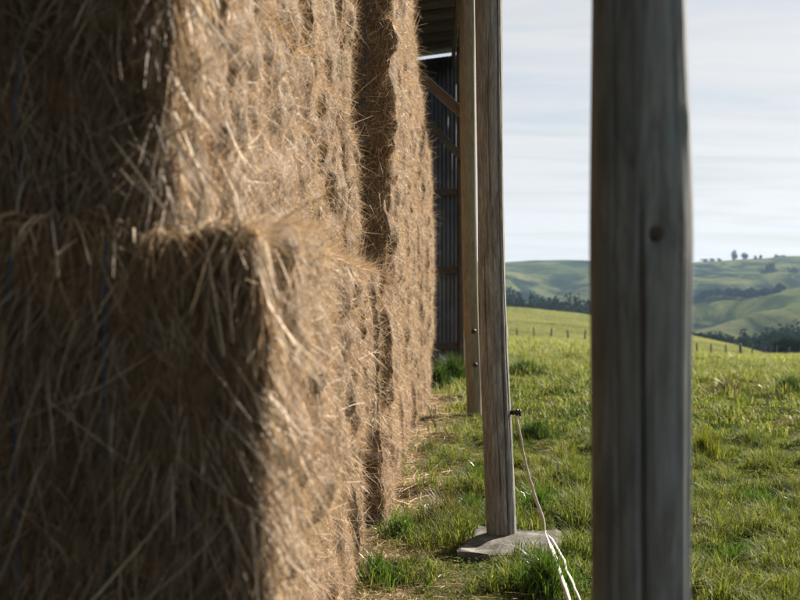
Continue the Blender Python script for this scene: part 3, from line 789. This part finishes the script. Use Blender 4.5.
# ------------------------------------------------------------------ grass, straw litter, tufts
def face_x(y):                # aisle face of the bottom layer
    return np.interp(y, [2.5, 7.4, 7.7, 10, 12.5, 17.3, 17.4], [-0.37, -0.205, -0.09, 0.02, 0.17, 0.47, -8])
def scatter(n, d0, d1, u0, u1, g=rng):
    D = np.sqrt(g.uniform(d0 * d0, d1 * d1, n)); u = g.uniform(u0, u1, n)
    return u * D, D
def grass_zone(n, d0, d1, u0, u1, hs, ws, tri, g):
    x, y = scatter(n, d0, d1, u0, u1, g)
    dens = 0.5 + 0.5 * 0.9 * n2(NZ2, x, y, 1.1, 4.) + 0.35 * n2(NZ, x, y, 3.3, 8.)
    off = x - face_x(y)
    keep = (off > 0.02)
    keep &= ~((np.abs(x - x2 - 0.06) < 0.26) & (np.abs(y - D2 + 0.22) < 0.34))
    path = np.clip((off - 0.05) / 0.6, 0.25, 1) if d0 < 20 else 1
    keep &= g.random(n) < np.clip(dens + 0.35, 0.12, 1) * path
    x, y = x[keep], y[keep]; dens = dens[keep]
    if d0 < 20:               # draw blades together into small tussocks
        cell = 0.11; cx_ = (np.floor(x / cell) + 0.5) * cell; cy_ = (np.floor(y / cell) + 0.5) * cell
        pull = g.random(len(x)) * 0.55
        jx = n2(NZ, cx_, cy_, 37., 1.) * 0.05; jy = n2(NZ2, cx_, cy_, 37., 1.) * 0.05
        x = x + (cx_ + jx - x) * pull; y = y + (cy_ + jy - y) * pull
    tall = np.clip(0.34 + 1.15 * n2(NZ, x, y, 2.9, 3.) + 0.95 * n2(NZ2, x, y, 6.5, 2.) + 0.3 * n2(NZ, x, y, .35, 6.), 0.08, 1.6)
    h = hs[0] + (hs[1] - hs[0]) * tall * g.uniform(0.5, 1.1, len(x))
    w = g.uniform(ws[0], ws[1], len(x))
    P = np.stack([x, y, ground_z(x, y) - 0.008], -1)
    return blades(P, h, w, np.abs(g.normal(size=len(x))) * 0.42 + 0.38, g, tri)
g1 = np.random.default_rng(5)
zA = grass_zone(230000, 4.2, 12.0, -0.09, 0.50, (0.016, 0.15), (0.0024, 0.0062), False, g1)
zB = grass_zone(230000, 12.0, 34.0, -0.01, 0.50, (0.025, 0.20), (0.006, 0.014), False, g1)
zC = grass_zone(170000, 34.0, 140.0, 0.03, 0.50, (0.06, 0.30), (0.02, 0.05), True, g1)
zD = grass_zone(90000, 138.0, 290.0, 0.05, 0.34, (0.05, 0.30), (0.03, 0.09), True, g1)
V, F = merge([zA, zB, zC, zD])
obj('grass', mesh_np('grass', V, F), M['grass'], label='short green pasture grass over the field', cat='grass', kind='stuff')

# clover and other broad leaves in the turf
n = 70000
x, y = scatter(n, 4.6, 15.0, -0.05, 0.5, g1)
k = (n2(NZ, x, y, 1.4, 12.) + 0.5 * n2(NZ2, x, y, 4.0, 3.) > 0.12) & (x - face_x(y) > 0.35) & ~((np.abs(x - x2 - 0.06) < 0.3) & (np.abs(y - D2 + 0.22) < 0.4))
x, y = x[k], y[k]; n = len(x)
C = np.stack([x, y, ground_z(x, y) + g1.uniform(0.01, 0.055, n)], -1)
nn = unit(np.stack([g1.normal(size=n) * 0.4, g1.normal(size=n) * 0.4, np.ones(n)], -1)); a1 = unit(np.cross(nn, g1.normal(size=(n, 3)))); b1 = np.cross(nn, a1)
sz = g1.uniform(0.005, 0.011, (n, 1))
V = np.stack([C - a1 * sz, C - b1 * sz * 0.75 + nn * sz * 0.25, C + a1 * sz, C + b1 * sz * 0.75 + nn * sz * 0.25], 1).reshape(-1, 3)
M['clover'] = mat_leafy('clover_leaf', [(0, (0.025, 0.06, 0.010)), (0.6, (0.05, 0.10, 0.018)), (1, (0.085, 0.14, 0.03))], 0.4, 0.75, 0.08)
obj('clover', mesh_np('clover', V, np.arange(4 * n).reshape(-1, 4)), M['clover'], label='small round clover leaves scattered through the turf', cat='clover', kind='stuff')

# fallen straw on the ground along the stack
n = 6500
y = g1.uniform(4.6, 17, n); x = face_x(y) + 0.02 + g1.exponential(0.22, n)
P = np.stack([x, y, ground_z(x, y) + 0.006 + g1.random(n) * 0.02], -1)
a = g1.random(n) * 6.283
V, F = strands(P, unit(np.stack([np.cos(a), np.sin(a), g1.normal(size=n) * 0.12], -1)), g1.gamma(3, 0.035, n).clip(0.03, 0.3), g1.uniform(0.0018, 0.004, n), 0.05, g=g1)
obj('fallen_straw', mesh_np('fallen_straw', V, F), M['straw'], label='dry straw litter strewn along the foot of the stack', cat='straw', kind='stuff')

def tuft(xp, yp, h, nb, spread, mat, label, w=(0.003, 0.006), seed=0, lean=0.45, D=None):
    g = np.random.default_rng(900 + seed); h *= 1.25; spread *= 1.2; nb = int(nb * 1.5)
    if D is None:
        D = CAMZ * FPX / max(yp - 300, 20)
        for _ in range(6):
            X = (xp - 400) / FPX * D; D = (CAMZ - gz(X, D)) * FPX / (yp - 300)
    X = (xp - 400) / FPX * D; Z = gz(X, D)
    r = np.abs(g.normal(size=nb)).clip(0, 1.9) * spread; a = g.random(nb) * 6.283
    lx, ly = r * np.cos(a), r * np.sin(a)
    P = np.stack([lx, ly, ground_z(X + lx, D + ly) - Z - 0.01], -1)
    hh = h * g.uniform(0.35, 1.0, nb) * np.exp(-(r / (2.2 * spread)) ** 2)
    V, F = blades(P, hh, g.uniform(w[0], w[1], nb), np.abs(g.normal(size=nb)) * 0.25 + lean * g.random(nb), g)
    rm = r.max() * 1.05; th = np.arange(14) / 14 * 6.2832
    ring = [np.stack([np.cos(th) * rm * k, np.sin(th) * rm * k, np.full(14, z_)], -1) for k, z_ in ((1.0, -0.06), (0.5, -0.02))]
    mv = np.concatenate(ring + [np.array([[0, 0, -0.008]])]); jj = np.arange(14)
    for q_ in range(28): mv[q_, 2] += ground_z(np.array([X + mv[q_, 0]]), np.array([D + mv[q_, 1]]))[0] - Z
    mf = [np.stack([jj, (jj + 1) % 14, 14 + (jj + 1) % 14, 14 + jj], -1), np.stack([14 + jj, 14 + (jj + 1) % 14, np.full(14, 28)], -1)]
    V, F = merge([(V, F), (mv, mf)])
    return obj('grass_tuft', mesh_np('grass_tuft', V, F), M[mat], loc=(X, D, Z), label=label, cat='grass tuft', group='grass tufts')
TUFTS = [
    (546, 588, 0.24, 420, 0.10, 'grass_lush', 'bright green grass tuft in front of the concrete block beside the white tape'),
    (378, 584, 0.20, 300, 0.09, 'grass_lush', 'green grass tuft at the foot of the hay stack, lower centre'),
    (402, 538, 0.19, 300, 0.09, 'grass_lush', 'green grass tuft growing by the dark gap between the stacks'),
    (446, 527, 0.26, 520, 0.13, 'grass_dry', 'yellowish wispy tuft between the hay and the middle post'),
    (704, 455, 0.24, 380, 0.14, 'grass_yellow', 'yellow-green tuft right beside the near post'),
    (537, 436, 0.20, 420, 0.15, 'weed', 'dark green clump just right of the middle post at insulator height'),
    (478, 482, 0.18, 260, 0.10, 'grass_lush', 'green tuft left of the middle post halfway to the far post'),
    (540, 512, 0.22, 360, 0.12, 'grass_lush', 'leafy green tuft right behind the concrete block'),
    (470, 512, 0.17, 240, 0.10, 'grass_lush', 'small green tuft left behind the concrete block'),
    (788, 398, 0.26, 420, 0.18, 'weed', 'dark weed clump at the right edge of the field'),
    (523, 374, 0.26, 420, 0.22, 'weed', 'dark green clump in the field beside the middle post, far off'),
    (760, 505, 0.15, 300, 0.16, 'grass_lush', 'low green tuft in the lower right field'),
    (735, 560, 0.13, 300, 0.15, 'grass_lush', 'low green tuft near the lower right corner'),
    (430, 452, 0.15, 240, 0.12, 'grass_dry', 'short dry tuft beside the further stack'),
    (570, 470, 0.16, 300, 0.14, 'grass_lush', 'rounded green tuft between the white tape and the near post'),
    (665 + 60, 395, 0.30, 320, 0.28, 'grass_dry', 'pale dry tuft in the middle of the right field'),
    (747, 372, 0.22, 280, 0.3, 'weed', 'dim green clump near the far side of the right field'),
    (453, 381, 0.50, 420, 0.16, 'weed', 'dark weeds against the foot of the corrugated wall'),
    (438, 389, 0.40, 300, 0.14, 'weed', 'small dark weeds between the stack end and the corrugated wall'),
]
for k, (xp, yp, h, nb, sp, mt, lb) in enumerate(TUFTS):
    tuft(xp, yp, h, nb, sp, mt, lb, (0.004, 0.008) if yp > 430 else (0.008, 0.02), k)

# ------------------------------------------------------------------ electric fence tape
def ribbon(pts, w, tw0, tw1, thick=0.0012):
    pts = np.asarray(pts, float); m = 60
    t0 = np.linspace(0, 1, len(pts)); t = np.linspace(0, 1, m)
    P = np.stack([np.interp(t, t0, pts[:, k]) for k in range(3)], -1)
    for _ in range(14):
        q = np.concatenate([P[:1], P, P[-1:]]); Pn = (q[:-2] + 2 * q[1:-1] + q[2:]) / 4; Pn[0], Pn[-1] = P[0], P[-1]; P = Pn
    kk = np.clip(t / 0.08, 0, 1)[:, None] * 0.007
    P = P + kk * np.stack([NZ(np.stack([t * 9, t * 0 + 3.3 * c_, t * 0], -1)) + 0.4 * NZ(np.stack([t * 27, t * 0 + 5.1 * c_, t * 0], -1)) for c_ in range(3)], -1)
    T = unit(np.gradient(P, axis=0)); A = unit(np.cross(T, np.array([0.2, 0.9, 0.3]))); B = np.cross(T, A)
    ph = np.interp(t, [0, 1], [tw0, tw1]) + 0.5 * np.sin(t * 9)
    S = A * np.cos(ph)[:, None] + B * np.sin(ph)[:, None]; Nn = np.cross(T, S)
    ww = np.broadcast_to(w, (m,))[:, None] / 2
    V = np.stack([P - S * ww - Nn * thick, P + S * ww - Nn * thick, P + S * ww + Nn * thick, P - S * ww + Nn * thick], 1).reshape(-1, 3)
    i, j = np.meshgrid(np.arange(m - 1), np.arange(4), indexing='ij')
    F = np.stack([i * 4 + j, i * 4 + (j + 1) % 4, (i + 1) * 4 + (j + 1) % 4, (i + 1) * 4 + j], -1).reshape(-1, 4)
    return V, [F]
ip = np.array(px(514.5, 413, 7.36)); 
tp = obj('fence_tape', None, loc=tuple(ip), label='white electric fence tape hanging from an insulator on the middle post', cat='fence tape')
def gpt(xp, D, dz):
    X = (xp - 400) / FPX * D; return [X, D, gz(X, D) + dz]
path = [px(516, 416, 7.34), px(519, 430, 7.28), px(524, 458, 7.18), px(531, 487, 7.06), px(540, 515, 6.92), px(549, 538, 6.70), px(556, 558, 6.30), px(563, 580, 5.88), px(570, 605, 5.48), px(578, 630, 5.1)]
V, F = ribbon(np.array(path) - ip, 0.024, 0.1, 0.9)
obj('tape', mesh_np('tape', V, F), M['tape'], tp)
path = [px(546, 531, 6.80), px(553, 541, 6.70), px(561, 556, 6.32), px(570, 575, 5.96), px(582, 603, 5.5), px(592, 632, 5.1)]
V, F = ribbon(np.array(path) - ip, 0.012, 0.4, 1.4)
obj('loose_end', mesh_np('loose_end', V, F), M['tape'], tp)
ins = merge([tube_np(np.array([[-0.035, 0.02, 0.004], [-0.01, 0.0, 0.004], [0.012, -0.01, 0.004], [0.034, -0.012, 0.004]]), np.array([0.016, 0.017, 0.013, 0.013]), 10),
             tube_np(np.array([[0.014, -0.012, 0.026], [0.014, -0.012, -0.022]]), 0.010, 10), tube_np(np.array([[0.034, -0.012, 0.024], [0.034, -0.012, -0.02]]), 0.008, 10)])
obj('insulator', mesh_np('insulator', ins[0], ins[1], True), M['black_plastic'], tp)

# ------------------------------------------------------------------ far fence
fe = obj('fence', None, loc=(0, 130, 0), label='post and wire fence across the far edge of the field', cat='fence')
fpts = []
fg = np.random.default_rng(4)
for k, xp in enumerate(list(range(500, 690, 17)) + [697, 711, 726, 740.5, 752, 765, 777, 789, 801, 815, 830]):
    D = 132 + 3 * math.sin(k * 0.4)
    X = (xp - 400) / FPX * D; Z = gz(X, D); h = 1.15 * fg.uniform(0.85, 1.1); r = fg.uniform(0.07, 0.11)
    if xp == 740.5: r, h = 0.17, 1.3
    kx = fg.normal() * 0.05
    V, F = tube_np(np.array([[0, 0, -0.3], [0, 0, 0.3], [kx * 0.5, 0, h * 0.6], [kx, 0, h - 0.03], [kx, 0, h]]), np.array([r, r * 1.02, r * 0.96, r * 0.92, r * 0.7]), 9)
    obj('post', mesh_np('fence_post', V, F, True), M['fence_wood'], fe, (X, D - 130, Z))
    fpts.append((X, D - 130, Z))
for hz in (0.35, 0.7, 1.0):
    V, F = tube_np(np.array(fpts) + [0, -0.1, hz], 0.002, 4)
    obj('wire', mesh_np('wire', V, F), M['wire'], fe)

# ------------------------------------------------------------------ distant trees, woods and poles
def crown(g, rx, rz, nl, sz, zc, clumps=9):
    """leaf-clump quads spread through lumpy volumes"""
    c = g.normal(size=(clumps, 3)); c = unit(c) * g.uniform(0.2, 0.85, (clumps, 1)); c *= [rx, rx, rz]; c[:, 2] += zc
    k = g.integers(0, clumps, nl)
    d = unit(g.normal(size=(nl, 3))) * (g.random((nl, 1)) ** 0.4) * np.array([rx, rx, rz]) * 0.5
    P = c[k] + d
    a = unit(g.normal(size=(nl, 3))); b = unit(np.cross(a, g.normal(size=(nl, 3))))
    s = sz * g.uniform(0.5, 1.2, (nl, 1))
    V = np.stack([P - a * s, P - b * s * 0.7, P + a * s, P + b * s * 0.7], 1).reshape(-1, 3)
    return V, [np.arange(nl * 4).reshape(-1, 4)]
def trunk(g, h, r):
    z = np.linspace(-0.5, h, 6); p = np.stack([np.cumsum(g.normal(size=6)) * r * 0.3, np.cumsum(g.normal(size=6)) * r * 0.3, z], -1)
    parts = [tube_np(p, np.linspace(r, r * 0.35, 6), 7)]
    for _ in range(4):
        a = g.random() * 6.283; s = p[g.integers(2, 5)]
        parts.append(tube_np(np.array([s, s + [math.cos(a) * h * .2, math.sin(a) * h * .2, h * .2], s + [math.cos(a) * h * .35, math.sin(a) * h * .35, h * .45]]), np.array([r * .4, r * .25, r * .1]), 5))
    return merge(parts)
def tree(xp, D, h, rx, label, seed, bare=0.35, group='lone trees on the far hills'):
    g = np.random.default_rng(seed); X = (xp - 400) / FPX * D; Z = gz(X, D) - (2.2 if D > 1400 else 1.0)
    e = obj('tree', None, loc=(X, D, Z), label=label, cat='tree', group=group)
    tv, tf = trunk(g, h * 0.7, h * 0.035 + 0.1)
    obj('trunk', mesh_np('trunk', tv, tf, True), M['bark'], e)
    rz = h * (1 - bare) / 2
    V, F = crown(g, rx, rz, 420, max(0.55, h * 0.07), h - rz * 1.1, 6)
    obj('crown', mesh_np('crown', V, F), M['tree'], e)
def mid_crest(xp):
    Ds = np.linspace(700, 1080, 200); u = (xp - 400) / FPX
    return float(Ds[int(np.argmax((ground_z(u * Ds, Ds) - CAMZ) / Ds))])
def crest_D(xp):
    Ds = np.linspace(1100, 2200, 400); u = (xp - 400) / FPX
    el = (ground_z(u * Ds, Ds) - CAMZ) / Ds
    return float(Ds[int(np.argmax(el))])
SKY = [(705, 7, 8, 0.1, 'broad low trees at the left end of the skyline row'), (712, 6, 6, 0.1, 'rounded low tree second from left in the skyline row'),
       (720, 6, 3.5, 0.0, 'small slim tree left of the tall skyline tree'), (734.5, 14, 5.5, 0.05, 'tallest tree on the far skyline'), (745, 12, 5.5, 0.1, 'second tallest skyline tree, right of the tallest one'),
       (755, 6, 3, 0.0, 'small skyline tree right of the two tall ones'), (761, 8, 3, 0.05, 'slim skyline tree standing on its own'), (775, 6, 7, 0.1, 'low spreading tree near the right end of the skyline'), (783, 5, 6, 0.1, 'lowest spreading tree at the right end of the skyline')]
for k, (xp, h, rx, bare, lb) in enumerate(SKY):
    tree(xp, crest_D(xp) - 15, h * 1.15, rx, lb, 300 + k, bare)
tree(769, 1230, 15, 6, 'tall dark tree in a clump on the far hillside', 331, 0.1)
tree(762, 1225, 9, 8, 'low dark tree at the left of the hillside clump', 332, 0.05)
tree(773, 1220, 9, 6, 'low dark tree at the right of the hillside clump', 333, 0.05)
tree(797, 1210, 10, 12, 'wide dark tree on the far hillside at the right edge of the picture', 334, 0.05)
for k, xp in enumerate((709, 756, 780.5)):
    D = mid_crest(xp) + 18; X = (xp - 400) / FPX * D; Z = gz(X, D); h = (9, 8, 13)[k]
    V, F = merge([tube_np(np.array([[0, 0, -0.5], [0, 0, h / 2], [0.05, 0, h]]), np.array([0.22, 0.2, 0.16]), 7), tube_np(np.array([[-1.2, 0, h - 0.6], [0, 0, h - 0.58], [1.2, 0, h - 0.6]]), 0.09, 5)])
    obj('utility_pole', mesh_np('utility_pole', V, F, True), M['fence_wood'], loc=(X, D, Z), cat='utility pole', group='poles along the far shelter belt',
        label=['short far utility pole near the post at left', 'middle far utility pole above the tree belt', 'tallest far utility pole above the tree belt'][k])

def woodland(label, specs, seed, leaf):
    g = np.random.default_rng(seed); parts = []
    for (xp, D, top, rx) in specs:
        X = (xp - 400) / FPX * D; Z = gz(X, D); h = max(3.0, top - Z); rz = h * 0.5
        V, F = crown(g, rx, rz, 420, leaf * 0.7, h - rz * 1.12, 8); parts.append((V + [X, D, Z], F))
        tv, tf = tube_np(np.array([[0, 0, -0.5], [0, 0, h * .5]]), np.array([.3, .15]), 5); parts.append((tv + [X, D, Z], tf))
    V, F = merge(parts)
    obj('woodland', mesh_np('woodland', V, F), M['tree'], label=label, cat='trees', kind='stuff')
g = np.random.default_rng(77)
zt = lambda yp, D: CAMZ - (yp - 300) / FPX * D
sp = []
for k in range(110):
    xp = g.uniform(490, 640); D = g.uniform(440, 520); sp.append((xp, D, zt(293.5 + g.normal() * 1.6 + (xp - 505) * 0.02, D), g.uniform(3, 6)))
woodland('dark wood in the valley beyond the rise at left', sp, 1, 1.3)
sp = []
for k in range(120):
    xp = g.uniform(600, 785); D = mid_crest(xp) + g.uniform(-10, 14); X = (xp - 400) / FPX * D; sp.append((xp, D, gz(X, D) + g.uniform(4, 6.5), g.uniform(2.5, 4.5)))
woodland('long dark shelter belt of trees below the far hill', sp, 2, 1.5)
sp = []
for k in range(200):
    xp = g.uniform(668, 840); D = g.uniform(300, 430); yt = np.interp(xp, [668, 700, 740, 760, 775, 800, 840], [334, 333, 331, 328, 324, 323, 320]) + 8 * (1 - (D - 300) / 130) * np.clip((xp - 690) / 60, 0, 1)
    sp.append((xp, D, zt(yt + g.normal() * 0.8, D), g.uniform(2.5, 4.5)))
woodland('dark band of trees in the gully below the fence at right', sp, 3, 0.9)
sp = [(x, 165 + g.uniform(-4, 4), zt(y, 165), g.uniform(1.2, 2.2)) for x, y in ((786, 347), (791, 345), (797, 344), (803, 343), (809, 344), (780, 349))]
woodland('dark shrubs just behind the fence at the right edge', sp, 4, 0.45)

# ------------------------------------------------------------------ haze
hv = box_me('haze', 6400, 6400, 150)
hz_m, nt, out = new_mat('thin_haze')
pv = N(nt, 'ShaderNodeVolumePrincipled')
pv.inputs['Color'].default_value = (0.45, 0.68, 1.0, 1); pv.inputs['Density'].default_value = 0.00011; pv.inputs['Anisotropy'].default_value = 0.0
nt.links.new(pv.outputs[0], out.inputs['Volume'])
zmin = float(GV[:, 2].min()); zmax = max(float(GV[:, 2].max()) + 20, 90)
ho = obj('haze', hv, hz_m, loc=(0, 0, (zmin - 1 + zmax) / 2), kind='stuff', label='thin blue haze over the valley and hills')
ho.scale = (1, 1, (zmax - zmin + 1) / 150)
